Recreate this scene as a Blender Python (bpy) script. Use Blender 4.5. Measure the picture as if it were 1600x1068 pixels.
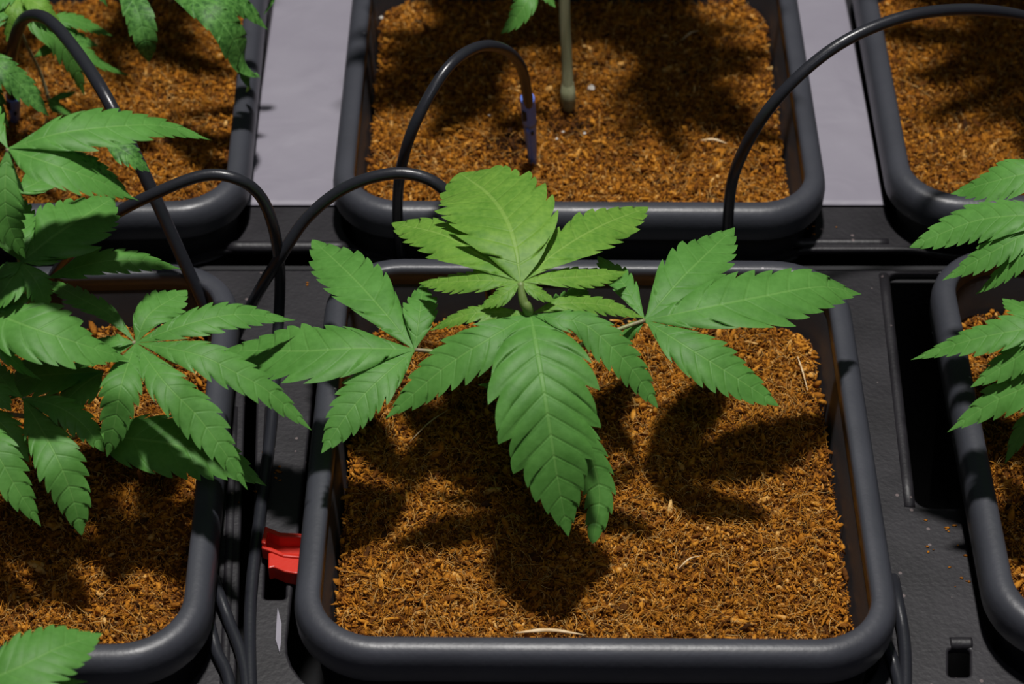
import bpy, math
import numpy as np
from mathutils import Vector

# ------------------------------------------------------------------ scene, camera, light
for o in list(bpy.data.objects):
    bpy.data.objects.remove(o, do_unlink=True)
SC = bpy.context.scene
COL = SC.collection

FPX, HOR = 3500.0, 3200.0
TH = math.atan(HOR / FPX)
CT, ST = math.cos(TH), math.sin(TH)
DIST = 1.037
CAM = np.array([0.0, -DIST * CT, DIST * ST])
AF, AU, AR = np.array([0, CT, -ST]), np.array([0, ST, CT]), np.array([1.0, 0, 0])

cd = bpy.data.cameras.new('camera')
cd.sensor_width = 36.0
cd.lens = 36.0 * FPX / 1600.0
cd.clip_start = 0.02
cd.dof.use_dof = True
cd.dof.focus_distance = 0.99
cd.dof.aperture_fstop = 13.0
cam = bpy.data.objects.new('camera', cd)
cam.location = CAM
cam.rotation_euler = (math.pi / 2 - TH, 0, 0)
COL.objects.link(cam)
SC.camera = cam

world = bpy.data.worlds.new('grow_room')
SC.world = world
world.use_nodes = True
world.node_tree.nodes['Background'].inputs[0].default_value = (0.80, 0.82, 1.0, 1)
world.node_tree.nodes['Background'].inputs[1].default_value = 0.03

def area_lamp(name, loc, size, power, color):
    ld = bpy.data.lights.new(name, 'AREA')
    ld.shape = 'DISK'
    ld.size = size
    ld.energy = power
    ld.color = color
    lo = bpy.data.objects.new(name, ld)
    lo.location = loc
    d = Vector((0.0, 0.05, 0.0)) - Vector(loc)
    lo.rotation_euler = d.to_track_quat('-Z', 'Y').to_euler()
    COL.objects.link(lo)
    return lo
area_lamp('grow_lamp', (0.03, 0.10, 1.9), 0.12, 42.0, (1.0, 0.97, 0.93))
area_lamp('front_fill_light', (0.15, -1.15, 1.55), 0.5, 2.2, (0.86, 0.88, 1.0))  # added weak fill to brighten lips, upright faces and drippers; no lamp seen there

SC.view_settings.view_transform = 'Standard'
SC.view_settings.look = 'None'
SC.view_settings.gamma = 1.0
SC.view_settings.use_curve_mapping = False
SC.view_settings.exposure = 0.0

def at(px, py, z=0.0):
    """point of the place seen at a pixel of the 1600x1068 photograph, at height z (metres over the pot rims)"""
    d = AF * FPX + AR * (px - 800.0) + AU * (534.0 - py)
    return CAM + d * ((z - CAM[2]) / d[2])

def project(p):
    v = np.asarray(p) - CAM
    dep = v @ AF
    return np.array([800 + FPX * (v @ AR) / dep, 534 - FPX * (v @ AU) / dep])

# ------------------------------------------------------------------ object helpers
def link(o, parent=None):
    COL.objects.link(o)
    if parent is not None:
        o.parent = parent
    return o

def tag(o, label=None, cat=None, group=None, kind=None):
    if label: o['label'] = label
    if cat: o['category'] = cat
    if group: o['group'] = group
    if kind: o['kind'] = kind
    return o

def empty(name, loc):
    o = bpy.data.objects.new(name, None)
    o.empty_display_size = 0.02
    o.location = loc
    COL.objects.link(o)
    return o

def mesh_np(name, V, faces, mat, smooth=True, uv=None):
    """faces: list of integer arrays (n,3) / (n,4)"""
    me = bpy.data.meshes.new(name)
    V = np.asarray(V, dtype=np.float32)
    faces = [np.asarray(f, dtype=np.int32) for f in (faces if isinstance(faces, list) else [faces])]
    faces = [f for f in faces if len(f)]
    nl = sum(f.size for f in faces)
    nf = sum(len(f) for f in faces)
    me.vertices.add(len(V)); me.vertices.foreach_set('co', V.ravel())
    me.loops.add(nl); me.polygons.add(nf)
    li = np.concatenate([f.ravel() for f in faces])
    me.loops.foreach_set('vertex_index', li)
    tot = np.concatenate([np.full(len(f), f.shape[1], dtype=np.int32) for f in faces])
    st = np.concatenate([[0], np.cumsum(tot)[:-1]]).astype(np.int32)
    me.polygons.foreach_set('loop_start', st)
    me.polygons.foreach_set('loop_total', tot)
    me.polygons.foreach_set('use_smooth', np.full(nf, smooth, dtype=bool))
    if uv is not None:
        ul = me.uv_layers.new(name='UVMap')
        ul.data.foreach_set('uv', np.asarray(uv, dtype=np.float32)[li].ravel())
    me.update(calc_edges=True)
    me.validate()
    if mat: me.materials.append(mat)
    return me

def obj(name, me, parent=None, loc=None):
    o = bpy.data.objects.new(name, me)
    if loc is not None: o.location = loc
    return link(o, parent)

def catmull(P, n):
    P = np.asarray(P, float)
    if len(P) == 2:
        t = np.linspace(0, 1, n)[:, None]
        return P[0] * (1 - t) + P[1] * t
    Q = np.vstack([2 * P[0] - P[1], P, 2 * P[-1] - P[-2]])
    out = []
    per = max(4, n // (len(P) - 1))
    for i in range(len(P) - 1):
        p0, p1, p2, p3 = Q[i:i + 4]
        t = np.linspace(0, 1, per, endpoint=False)[:, None]
        out.append(0.5 * (2 * p1 + (p2 - p0) * t + (2 * p0 - 5 * p1 + 4 * p2 - p3) * t ** 2 + (3 * p1 - p0 - 3 * p2 + p3) * t ** 3))
    out.append(P[-1:])
    return np.vstack(out)

def tube_np(P, r, sides=10, cap=True):
    P = np.asarray(P, float); n = len(P)
    r = np.full(n, r) if np.isscalar(r) else np.interp(np.linspace(0, 1, n), np.linspace(0, 1, len(r)), r)
    T = np.gradient(P, axis=0); T /= np.linalg.norm(T, axis=1)[:, None] + 1e-12
    ref = np.array([0.31, 0.77, 0.2]) if abs(T[0] @ np.array([0.31, 0.77, 0.2])) < 0.8 else np.array([1.0, 0, 0])
    N = []; nn = np.cross(T[0], ref); nn /= np.linalg.norm(nn)
    for i in range(n):
        nn = nn - T[i] * (nn @ T[i]); nn /= np.linalg.norm(nn); N.append(nn)
    N = np.array(N); B = np.cross(T, N)
    a = np.linspace(0, 2 * np.pi, sides, endpoint=False)
    V = (P[:, None, :] + r[:, None, None] * (np.cos(a)[None, :, None] * N[:, None, :] + np.sin(a)[None, :, None] * B[:, None, :])).reshape(-1, 3)
    i = np.arange(n - 1)[:, None]; k = np.arange(sides)[None, :]; k2 = (k + 1) % sides
    F = np.stack([i * sides + k, i * sides + k2, (i + 1) * sides + k2, (i + 1) * sides + k], -1).reshape(-1, 4)
    faces = [F]
    if cap:
        V = np.vstack([V, P[:1], P[-1:]])
        c0, c1 = n * sides, n * sides + 1
        kk = np.arange(sides)
        faces.append(np.stack([np.full(sides, c0), (kk + 1) % sides, kk], -1))
        faces.append(np.stack([np.full(sides, c1), (n - 1) * sides + kk, (n - 1) * sides + (kk + 1) % sides], -1))
    return V, faces

def merge(parts):
    Vs, T3, T4, o = [], [], [], 0
    for V, fs in parts:
        Vs.append(V)
        for f in (fs if isinstance(fs, list) else [fs]):
            f = np.asarray(f)
            (T3 if f.shape[1] == 3 else T4).append(f + o)
        o += len(V)
    F = []
    if T3: F.append(np.vstack(T3))
    if T4: F.append(np.vstack(T4))
    return np.vstack(Vs), F

def box_np(x0, x1, y0, y1, z0, z1):
    V = np.array([[x, y, z] for z in (z0, z1) for y in (y0, y1) for x in (x0, x1)], float)
    F = np.array([[0, 2, 3, 1], [4, 5, 7, 6], [0, 1, 5, 4], [2, 6, 7, 3], [0, 4, 6, 2], [1, 3, 7, 5]])
    return V, [F]

def bevel(o, w, seg=3):
    m = o.modifiers.new('bevel', 'BEVEL'); m.width = w; m.segments = seg; m.limit_method = 'ANGLE'
    return o

# ------------------------------------------------------------------ materials
def new_mat(name):
    m = bpy.data.materials.new(name); m.use_nodes = True
    nt = m.node_tree
    return m, nt, nt.nodes['Principled BSDF'], nt.nodes['Material Output']

def node(nt, typ, **kw):
    n = nt.nodes.new(typ)
    for k, v in kw.items(): setattr(n, k, v)
    return n

def ramp(nt, stops):
    r = node(nt, 'ShaderNodeValToRGB')
    el = r.color_ramp.elements
    while len(el) < len(stops): el.new(0.5)
    for e, (p, c) in zip(el, stops):
        e.position = p; e.color = (c[0], c[1], c[2], 1)
    return r

def math_n(nt, op, a, b=None, c=None):
    n = node(nt, 'ShaderNodeMath', operation=op)
    for i, v in enumerate((a, b, c)):
        if v is None: continue
        if isinstance(v, (int, float)): n.inputs[i].default_value = v
        else: nt.links.new(v, n.inputs[i])
    return n.outputs[0]

def plastic(name, base, rough, speck=0.0, speck_col=(0.30, 0.28, 0.30), dust=0.0, bump=0.15, spec=0.5):
    m, nt, b, out = new_mat(name)
    tc = node(nt, 'ShaderNodeTexCoord')
    n1 = node(nt, 'ShaderNodeTexNoise'); n1.inputs['Scale'].default_value = 28; n1.inputs['Detail'].default_value = 6
    nt.links.new(tc.outputs['Object'], n1.inputs['Vector'])
    r1 = ramp(nt, [(0.35, base), (0.75, tuple(c * (1.25 + dust) + dust * 0.012 for c in base))])
    nt.links.new(n1.outputs['Fac'], r1.inputs['Fac'])
    col = r1.outputs['Color']
    if speck > 0:
        v = node(nt, 'ShaderNodeTexVoronoi'); v.inputs['Scale'].default_value = 190
        nt.links.new(tc.outputs['Object'], v.inputs['Vector'])
        small = math_n(nt, 'LESS_THAN', v.outputs['Distance'], 0.16)
        sep = node(nt, 'ShaderNodeSeparateColor'); nt.links.new(v.outputs['Color'], sep.inputs['Color'])
        some = math_n(nt, 'LESS_THAN', sep.outputs[0], speck)
        mask = math_n(nt, 'MULTIPLY', small, some)
        mx = node(nt, 'ShaderNodeMix', data_type='RGBA')
        nt.links.new(mask, mx.inputs['Factor']); nt.links.new(col, mx.inputs['A']); mx.inputs['B'].default_value = (*speck_col, 1)
        col = mx.outputs['Result']
    nt.links.new(col, b.inputs['Base Color'])
    n2 = node(nt, 'ShaderNodeTexNoise'); n2.inputs['Scale'].default_value = 60; n2.inputs['Detail'].default_value = 4
    nt.links.new(tc.outputs['Object'], n2.inputs['Vector'])
    rr = node(nt, 'ShaderNodeMapRange'); rr.inputs['To Min'].default_value = rough - 0.08; rr.inputs['To Max'].default_value = rough + 0.12
    nt.links.new(n2.outputs['Fac'], rr.inputs['Value']); nt.links.new(rr.outputs['Result'], b.inputs['Roughness'])
    b.inputs['Specular IOR Level'].default_value = spec
    bp = node(nt, 'ShaderNodeBump'); bp.inputs['Strength'].default_value = bump; bp.inputs['Distance'].default_value = 0.0006
    n3 = node(nt, 'ShaderNodeTexNoise'); n3.inputs['Scale'].default_value = 420
    nt.links.new(tc.outputs['Object'], n3.inputs['Vector'])
    nt.links.new(n3.outputs['Fac'], bp.inputs['Height']); nt.links.new(bp.outputs['Normal'], b.inputs['Normal'])
    return m

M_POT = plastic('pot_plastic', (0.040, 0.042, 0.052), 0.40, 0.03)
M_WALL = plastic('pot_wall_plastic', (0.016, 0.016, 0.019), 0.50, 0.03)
M_TRAY = plastic('tray_plastic', (0.0085, 0.0075, 0.0100), 0.50, 0.16, (0.13, 0.10, 0.10), 0.6, 0.3)
M_HOSE = plastic('hose_rubber', (0.017, 0.018, 0.023), 0.30, 0.0)
M_BLUE = plastic('blue_plastic', (0.14, 0.24, 0.75), 0.42, 0.0)
M_RED = plastic('red_plastic', (0.54, 0.022, 0.010), 0.38, 0.0)
M_BENCH = plastic('bench_plastic', (0.012, 0.012, 0.014), 0.6, 0.0)

def film_mat():
    m, nt, b, out = new_mat('white_film')
    tc = node(nt, 'ShaderNodeTexCoord')
    n1 = node(nt, 'ShaderNodeTexNoise'); n1.inputs['Scale'].default_value = 14; n1.inputs['Detail'].default_value = 5
    nt.links.new(tc.outputs['Object'], n1.inputs['Vector'])
    r1 = ramp(nt, [(0.3, (0.225, 0.210, 0.255)), (0.7, (0.265, 0.250, 0.295))])
    nt.links.new(n1.outputs['Fac'], r1.inputs['Fac']); nt.links.new(r1.outputs['Color'], b.inputs['Base Color'])
    b.inputs['Roughness'].default_value = 0.55
    bp = node(nt, 'ShaderNodeBump'); bp.inputs['Strength'].default_value = 0.5; bp.inputs['Distance'].default_value = 0.002
    n3 = node(nt, 'ShaderNodeTexNoise'); n3.inputs['Scale'].default_value = 35; n3.inputs['Distortion'].default_value = 1.2
    nt.links.new(tc.outputs['Object'], n3.inputs['Vector'])
    nt.links.new(n3.outputs['Fac'], bp.inputs['Height']); nt.links.new(bp.outputs['Normal'], b.inputs['Normal'])
    return m
M_FILM = film_mat()

def coir_mat(name, ramp_stops):
    m, nt, b, out = new_mat(name)
    a = node(nt, 'ShaderNodeAttribute', attribute_name='tone')
    tc = node(nt, 'ShaderNodeTexCoord')
    n1 = node(nt, 'ShaderNodeTexNoise'); n1.inputs['Scale'].default_value = 260; n1.inputs['Detail'].default_value = 5
    nt.links.new(tc.outputs['Object'], n1.inputs['Vector'])
    f = math_n(nt, 'ADD', a.outputs['Fac'], math_n(nt, 'MULTIPLY', math_n(nt, 'SUBTRACT', n1.outputs['Fac'], 0.5), 0.7))
    r = ramp(nt, ramp_stops)
    nt.links.new(f, r.inputs['Fac']); nt.links.new(r.outputs['Color'], b.inputs['Base Color'])
    b.inputs['Roughness'].default_value = 0.9
    b.inputs['Specular IOR Level'].default_value = 0.15
    bp = node(nt, 'ShaderNodeBump'); bp.inputs['Strength'].default_value = 0.7; bp.inputs['Distance'].default_value = 0.0012
    n3 = node(nt, 'ShaderNodeTexNoise'); n3.inputs['Scale'].default_value = 700; n3.inputs['Detail'].default_value = 4
    nt.links.new(tc.outputs['Object'], n3.inputs['Vector'])
    nt.links.new(n3.outputs['Fac'], bp.inputs['Height']); nt.links.new(bp.outputs['Normal'], b.inputs['Normal'])
    return m
M_COIR = coir_mat('coir', [(0.0, (0.030, 0.012, 0.004)), (0.3, (0.17, 0.058, 0.009)), (0.55, (0.41, 0.152, 0.013)), (0.8, (0.57, 0.245, 0.028)), (1.0, (0.68, 0.42, 0.15))])

def leaf_mat(name, low, high, vein, mott=0.35, trans=0.22, midlight=0.5):
    m, nt, b, out = new_mat(name)
    uv = node(nt, 'ShaderNodeUVMap', uv_map='UVMap')
    sep = node(nt, 'ShaderNodeSeparateXYZ'); nt.links.new(uv.outputs['UV'], sep.inputs[0])
    q, v = sep.outputs[0], sep.outputs[1]
    fr = math_n(nt, 'FRACT', math_n(nt, 'ADD', q, 0.04))
    dv = math_n(nt, 'MINIMUM', fr, math_n(nt, 'SUBTRACT', 1.0, fr))
    av = math_n(nt, 'ABSOLUTE', v)
    lat = node(nt, 'ShaderNodeMapRange', interpolation_type='SMOOTHSTEP'); lat.inputs['From Min'].default_value = 0.10; lat.inputs['From Max'].default_value = 0.015
    nt.links.new(dv, lat.inputs['Value'])
    fade = math_n(nt, 'SUBTRACT', 1.0, math_n(nt, 'MULTIPLY', av, 0.85))
    latm = math_n(nt, 'MULTIPLY', lat.outputs['Result'], fade)
    mid = node(nt, 'ShaderNodeMapRange', interpolation_type='SMOOTHSTEP'); mid.inputs['From Min'].default_value = 0.055; mid.inputs['From Max'].default_value = 0.02
    nt.links.new(av, mid.inputs['Value'])
    tc = node(nt, 'ShaderNodeTexCoord')
    n1 = node(nt, 'ShaderNodeTexNoise'); n1.inputs['Scale'].default_value = 75; n1.inputs['Detail'].default_value = 5
    nt.links.new(tc.outputs['Object'], n1.inputs['Vector'])
    n0 = node(nt, 'ShaderNodeTexNoise'); n0.inputs['Scale'].default_value = 420; n0.inputs['Detail'].default_value = 3
    nt.links.new(tc.outputs['Object'], n0.inputs['Vector'])
    f = math_n(nt, 'ADD', math_n(nt, 'MULTIPLY', n1.outputs['Fac'], 1.0 - mott), math_n(nt, 'MULTIPLY', n0.outputs['Fac'], mott))
    r = ramp(nt, [(0.36, low), (0.64, high)]); nt.links.new(f, r.inputs['Fac'])
    mx = node(nt, 'ShaderNodeMix', data_type='RGBA')
    nt.links.new(math_n(nt, 'MULTIPLY', latm, 0.16), mx.inputs['Factor']); nt.links.new(r.outputs['Color'], mx.inputs['A']); mx.inputs['B'].default_value = (*vein, 1)
    mx2 = node(nt, 'ShaderNodeMix', data_type='RGBA')
    nt.links.new(math_n(nt, 'MULTIPLY', mid.outputs['Result'], midlight), mx2.inputs['Factor']); nt.links.new(mx.outputs['Result'], mx2.inputs['A']); mx2.inputs['B'].default_value = (*vein, 1)
    col = mx2.outputs['Result']
    nt.links.new(col, b.inputs['Base Color'])
    b.inputs['Roughness'].default_value = 0.52
    b.inputs['Specular IOR Level'].default_value = 0.32
    h = math_n(nt, 'ADD', math_n(nt, 'MULTIPLY', latm, -1.0), math_n(nt, 'MULTIPLY', n0.outputs['Fac'], 0.6))
    h = math_n(nt, 'ADD', h, math_n(nt, 'MULTIPLY', mid.outputs['Result'], -1.2))
    bp = node(nt, 'ShaderNodeBump'); bp.inputs['Strength'].default_value = 0.32; bp.inputs['Distance'].default_value = 0.0005
    nt.links.new(h, bp.inputs['Height']); nt.links.new(bp.outputs['Normal'], b.inputs['Normal'])
    tr = node(nt, 'ShaderNodeBsdfTranslucent')
    hs = node(nt, 'ShaderNodeHueSaturation'); hs.inputs['Value'].default_value = 1.15; hs.inputs['Hue'].default_value = 0.49
    nt.links.new(col, hs.inputs['Color']); nt.links.new(hs.outputs['Color'], tr.inputs['Color'])
    ms = node(nt, 'ShaderNodeMixShader'); ms.inputs[0].default_value = trans
    nt.links.new(b.outputs[0], ms.inputs[1]); nt.links.new(tr.outputs[0], ms.inputs[2]); nt.links.new(ms.outputs[0], out.inputs['Surface'])
    return m
M_LEAF = leaf_mat('leaf_mature', (0.076, 0.230, 0.037), (0.112, 0.305, 0.058), (0.18, 0.39, 0.09), 0.35)
M_YOUNG = leaf_mat('leaf_young', (0.102, 0.255, 0.030), (0.185, 0.365, 0.052), (0.28, 0.46, 0.10), 0.5)
M_OLD = leaf_mat('leaf_mottled', (0.032, 0.120, 0.020), (0.125, 0.33, 0.066), (0.17, 0.40, 0.10), 0.75)

def stem_mat(name, c0, c1):
    m, nt, b, out = new_mat(name)
    tc = node(nt, 'ShaderNodeTexCoord')
    n1 = node(nt, 'ShaderNodeTexNoise'); n1.inputs['Scale'].default_value = 60; n1.inputs['Detail'].default_value = 4
    mp = node(nt, 'ShaderNodeMapping'); mp.inputs['Scale'].default_value = (3, 3, 0.4)
    nt.links.new(tc.outputs['Object'], mp.inputs['Vector']); nt.links.new(mp.outputs['Vector'], n1.inputs['Vector'])
    r = ramp(nt, [(0.35, c0), (0.65, c1)])
    nt.links.new(n1.outputs['Fac'], r.inputs['Fac']); nt.links.new(r.outputs['Color'], b.inputs['Base Color'])
    b.inputs['Roughness'].default_value = 0.5
    return m
M_STEM = stem_mat('stem_green', (0.13, 0.20, 0.05), (0.22, 0.32, 0.09))
M_PETIOLE = stem_mat('petiole_tan', (0.22, 0.17, 0.11), (0.24, 0.28, 0.10))
M_STALK = stem_mat('stalk_pale', (0.19, 0.20, 0.11), (0.32, 0.33, 0.20))
M_STRAW = stem_mat('straw', (0.55, 0.36, 0.17), (0.75, 0.58, 0.36))
M_PERL = stem_mat('perlite', (0.62, 0.58, 0.52), (0.75, 0.72, 0.66))

# ------------------------------------------------------------------ the pots
PW = 0.2500
SOIL_Z = -0.031
DECK_Z = -0.033
FLOOR_Z = -0.205

def rrect(hx, hy, r, n=9):
    """closed rounded rectangle, counter-clockwise"""
    out = []
    for cx, cy, a0 in ((hx - r, hy - r, 0), (-hx + r, hy - r, 90), (-hx + r, -hy + r, 180), (hx - r, -hy + r, 270)):
        for a in np.linspace(a0, a0 + 90, n):
            a = math.radians(a); out.append((cx + r * math.cos(a), cy + r * math.sin(a)))
    return np.array(out)

def loft(profile, half, rad, closed=False):
    """profile: list of (inset, z) ; sweeps it round a rounded square"""
    rings = []
    for ins, z in profile:
        p = rrect(half - ins, half - ins, max(rad - ins, 0.004), 11)
        rings.append(np.column_stack([p, np.full(len(p), z)]))
    m = len(rings[0]); V = np.vstack(rings)
    n = len(rings)
    F = []
    k = np.arange(m); k2 = (k + 1) % m
    for i in range(n if closed else n - 1):
        j = (i + 1) % n
        F.append(np.stack([i * m + k, j * m + k, j * m + k2, i * m + k2], -1))
    return V, [np.vstack(F)]

def pot_meshes():
    h, r = PW / 2, 0.036
    # rolled rim: inside edge, over the top, down the hanging lip and back under it
    prof = [(0.0112, -0.010), (0.0112, -0.0022), (0.0106, -0.0007), (0.0092, 0.0), (0.0065, 0.0002), (0.0040, -0.0004), (0.0020, -0.0018), (0.0006, -0.0044),
            (0.0, -0.0080), (0.0004, -0.0165), (0.0012, -0.0178), (0.0026, -0.0178), (0.0036, -0.0165), (0.0042, -0.010)]
    rim = loft(prof, h, r, closed=True)
    inner = [(0.0100, -0.006), (0.0108, -0.011), (0.0118, -0.0125), (0.0170, -0.10), (0.0235, -0.200)]
    outer = [(0.0205, -0.2035), (0.0135, -0.10), (0.0062, -0.014), (0.0052, -0.006)]
    V, F = loft(inner + outer, h, r, closed=True)
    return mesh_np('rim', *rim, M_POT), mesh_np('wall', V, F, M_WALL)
RIM_ME, WALL_ME = pot_meshes()
base_o = rrect(PW / 2 - 0.022, PW / 2 - 0.022, 0.015, 6)
bm_V = np.vstack([np.column_stack([base_o, np.full(len(base_o), z)]) for z in (-0.2035, -0.1995)] + [[[0, 0, -0.2035], [0, 0, -0.1995]]])
nb = len(base_o); kk = np.arange(nb)
BASE_ME = mesh_np('base', bm_V, [np.stack([kk, (kk + 1) % nb, (kk + 1) % nb + nb, kk + nb], -1),
                                np.vstack([np.stack([np.full(nb, 2 * nb), (kk + 1) % nb, kk], -1), np.stack([np.full(nb, 2 * nb + 1), kk + nb, (kk + 1) % nb + nb], -1)])], M_WALL, smooth=False)

def centre(px_l, px_r, py, front):
    """pot centre from its rim edges at pixel row py and its front edge row"""
    if px_l is None: x = at(px_r, py)[0] - PW / 2
    elif px_r is None: x = at(px_l, py)[0] + PW / 2
    else: x = 0.5 * (at(px_l, py)[0] + at(px_r, py)[0])
    return np.array([x, at(800, front)[1] + PW / 2, 0.0])

POTS = {
    'centre':      (centre(481, 1369, 700, 1026), -0.45),
    'front_left':  (centre(None, 342, 760, 1043), 1.6),
    'front_right': (centre(1511, None, 730, 1006), -0.9),
    'back_left':   (centre(None, 388, 210, 338), 1.6),
    'back_centre': (centre(528, 1280, 180, 334), -0.4),
    'back_right':  (centre(1376, None, 180, 326), -0.8),
}
POT_LABEL = {
    'centre': 'dark grey square pot in the middle, under the five-fingered green plant',
    'front_left': 'dark grey square pot at lower left, shaded by many overlapping leaves',
    'front_right': 'dark grey square pot cut off by the right edge, beside the tray recess',
    'back_left': 'dark grey square pot at upper left with drooping mottled leaves',
    'back_centre': 'dark grey square pot holding the blue dripper and a bare pale stem',
    'back_right': 'dark grey square pot at upper right under the long hose arch',
}
for key, (c, yaw) in POTS.items():
    p = empty('grow_pot', (c[0], c[1], -0.2035))
    p.rotation_euler.z = math.radians(yaw)
    tag(p, POT_LABEL[key], 'pot', 'square grow pots in the trays')
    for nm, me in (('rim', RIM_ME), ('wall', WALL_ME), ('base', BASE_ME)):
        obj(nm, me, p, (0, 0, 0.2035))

# ------------------------------------------------------------------ bench and tray
tag(obj('floor', mesh_np('floor', *box_np(-0.75, 0.75, -0.5, 0.75, FLOOR_Z - 0.03, FLOOR_Z - 0.008), M_BENCH, False)), kind='structure')

def curve_plate(name, outer, holes, z0, z1, mat, parent, bev=0.0012):
    """flat plate with holes: filled 2D curve, extruded and bevelled, turned into a mesh"""
    cu = bpy.data.curves.new(name, 'CURVE'); cu.dimensions = '2D'; cu.fill_mode = 'BOTH'
    cu.extrude = (z1 - z0) / 2 - bev; cu.bevel_depth = bev; cu.bevel_resolution = 2; cu.offset = -bev
    for loop in [outer] + holes:
        sp = cu.splines.new('POLY'); sp.points.add(len(loop) - 1); sp.use_cyclic_u = True
        for pt, (x, y) in zip(sp.points, loop): pt.co = (x, y, 0, 1)
    tmp = bpy.data.objects.new(name, cu); COL.objects.link(tmp)
    dg = bpy.context.evaluated_depsgraph_get()
    me = bpy.data.meshes.new_from_object(tmp.evaluated_get(dg))
    bpy.data.objects.remove(tmp, do_unlink=True)
    me.materials.clear(); me.materials.append(mat)
    o = obj(name, me, parent)
    o.location.z += (z0 + z1) / 2
    return o

def rot(p, deg):
    a = math.radians(deg); c, s = math.cos(a), math.sin(a)
    return p @ np.array([[c, s], [-s, c]])

def pot_hole(key, grow=0.0035):
    c, yaw = POTS[key]
    return rot(rrect(PW / 2 - 0.0072 + grow, PW / 2 - 0.0072 + grow, 0.032, 8), yaw) + c[:2]

def centre_hole():
    c, yaw = POTS['centre']; p = pot_hole('centre'); q = rot(p - c[:2], -yaw)
    q[q[:, 0] < 0, 0] -= 0.0085
    return rot(q, yaw) + c[:2]

def round_poly(pts, r, n=5):
    pts = [np.array(p[:2], float) for p in pts]; out = []
    for i, p in enumerate(pts):
        a, b = pts[i - 1], pts[(i + 1) % len(pts)]
        rr = r[i] if isinstance(r, (list, tuple)) else r
        da, db = (a - p), (b - p)
        la, lb = np.linalg.norm(da), np.linalg.norm(db)
        k = min(rr, la * 0.45, lb * 0.45)
        A, B = p + da / la * k, p + db / lb * k
        for t in np.linspace(0, 1, n): out.append((1 - t) ** 2 * A + 2 * t * (1 - t) * p + t * t * B)
    return out

def dk(px, py): return at(px, py, DECK_Z)[:2]
def quad(x0, x1, y0, y1, r=0.002):
    return round_poly([dk(x0, y1), dk(x1, y1), dk(x1, y0), dk(x0, y0)], r)

Yb = dk(800, 389)[1]       # front edge of the back tray
Yf = dk(800, 421)[1]       # back edge of the front tray
fr_back = [POTS[k][0][1] - PW / 2 + 0.0072 - 0.0022 for k in ('back_left', 'back_centre', 'back_right')]
def back_outer():
    """outline of the back tray; its front edge swells forward just enough to wrap each pot"""
    pts = [(-0.62, Yb)]
    for k in ('back_left', 'back_centre', 'back_right'):
        c, yaw = POTS[k]; yf = c[1] - PW / 2 + 0.0072 - 0.0045
        if yf < Yb:
            pts += [(c[0] - 0.113, Yb), (c[0] - 0.093, yf), (c[0] + 0.093, yf), (c[0] + 0.113, Yb)]
    pts += [(0.62, Yb), (0.62, 0.62), (-0.62, 0.62)]
    return round_poly(pts, 0.008)
back_tray = empty('plant_tray', (0, 0.42, FLOOR_Z - 0.006))
tag(back_tray, 'black tray under the back row of pots, with a raised front lip', 'tray', 'black trays under the pots')
front_tray = empty('plant_tray', (0, 0.0, FLOOR_Z - 0.006))
tag(front_tray, 'black dusty tray under the front row of pots, with grooves and recesses', 'tray', 'black trays under the pots')
def rel(o, par):
    o.location = Vector(o.location) - par.location
    return o
rel(curve_plate('deck', back_outer(), [pot_hole(k) for k in ('back_left', 'back_centre', 'back_right')], DECK_Z - 0.004, DECK_Z, M_TRAY, back_tray), back_tray)
def valve_pot_hole():
    """hole of the right pot joined with the open recess at its left"""
    c, yaw = POTS['front_right']; hh = PW / 2 - 0.0072 + 0.0035
    loc = rrect(hh, hh, 0.032, 8)
    g = lambda q: rot(np.array(q), yaw) + c[:2]
    le = g([[-hh, 0.0]])[0][0]
    notch = round_poly([dk(1470, 425), dk(1388, 425), dk(1429, 793), np.array([le + 0.0005, dk(0, 793)[1]])], [0.002, 0.006, 0.014, 0.0005], 7)
    return list(g(loc[:9])) + notch + list(g(loc[16:]))
slot_r = quad(1482, 1516, 1012, 1056)
groove_l = round_poly([dk(366, 1150), dk(388, 1150), dk(401, 600), dk(383, 600)], 0.001)
valve_l = round_poly([dk(412, 935), dk(446, 935), dk(448, 835), dk(416, 835)], 0.002)
front_outer = round_poly([(-0.62, -0.42), (0.62, -0.42), (0.62, Yf), (-0.62, Yf)], 0.008)
rel(curve_plate('deck', front_outer, [centre_hole(), pot_hole('front_left')] + [valve_pot_hole(), slot_r, groove_l, valve_l],
                DECK_Z - 0.004, DECK_Z, M_TRAY, front_tray), front_tray)
def tray_shell(tr, y0, y1):
    V, F = merge([box_np(-0.62, 0.62, y0, y1, FLOOR_Z - 0.006, FLOOR_Z), box_np(-0.62, 0.62, y1 - 0.004, y1, FLOOR_Z, DECK_Z - 0.005),
                  box_np(-0.62, -0.616, y0, y1, FLOOR_Z, DECK_Z - 0.005), box_np(0.616, 0.62, y0, y1, FLOOR_Z, DECK_Z - 0.005),
                  box_np(-0.62, 0.62, y0, y0 + 0.003, FLOOR_Z, DECK_Z - 0.005)])
    obj('basin', mesh_np('basin', V - np.array(tr.location), F, M_BENCH, False), tr)
tray_shell(back_tray, min([Yb] + fr_back) - 0.001, 0.62)
tray_shell(front_tray, -0.42, Yf)
def ridge(tr, p0, p1, r, name='ridge'):
    P = catmull([p0, p1], 10)
    V, F = tube_np(P, r, 12)
    return obj(name, mesh_np(name, V - np.array(tr.location), F, M_TRAY), tr)
def dz(px, py, dzv=0.0): return at(px, py, DECK_Z + dzv)
ridge(back_tray, dz(352, 386, -0.0012), dz(545, 386, -0.0012), 0.0032)
ridge(back_tray, dz(1238, 380, -0.0012), dz(1388, 380, -0.0012), 0.0026)
ridge(front_tray, dz(1484, 1006, -0.001), dz(1518, 1006, -0.001), 0.003)
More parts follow.
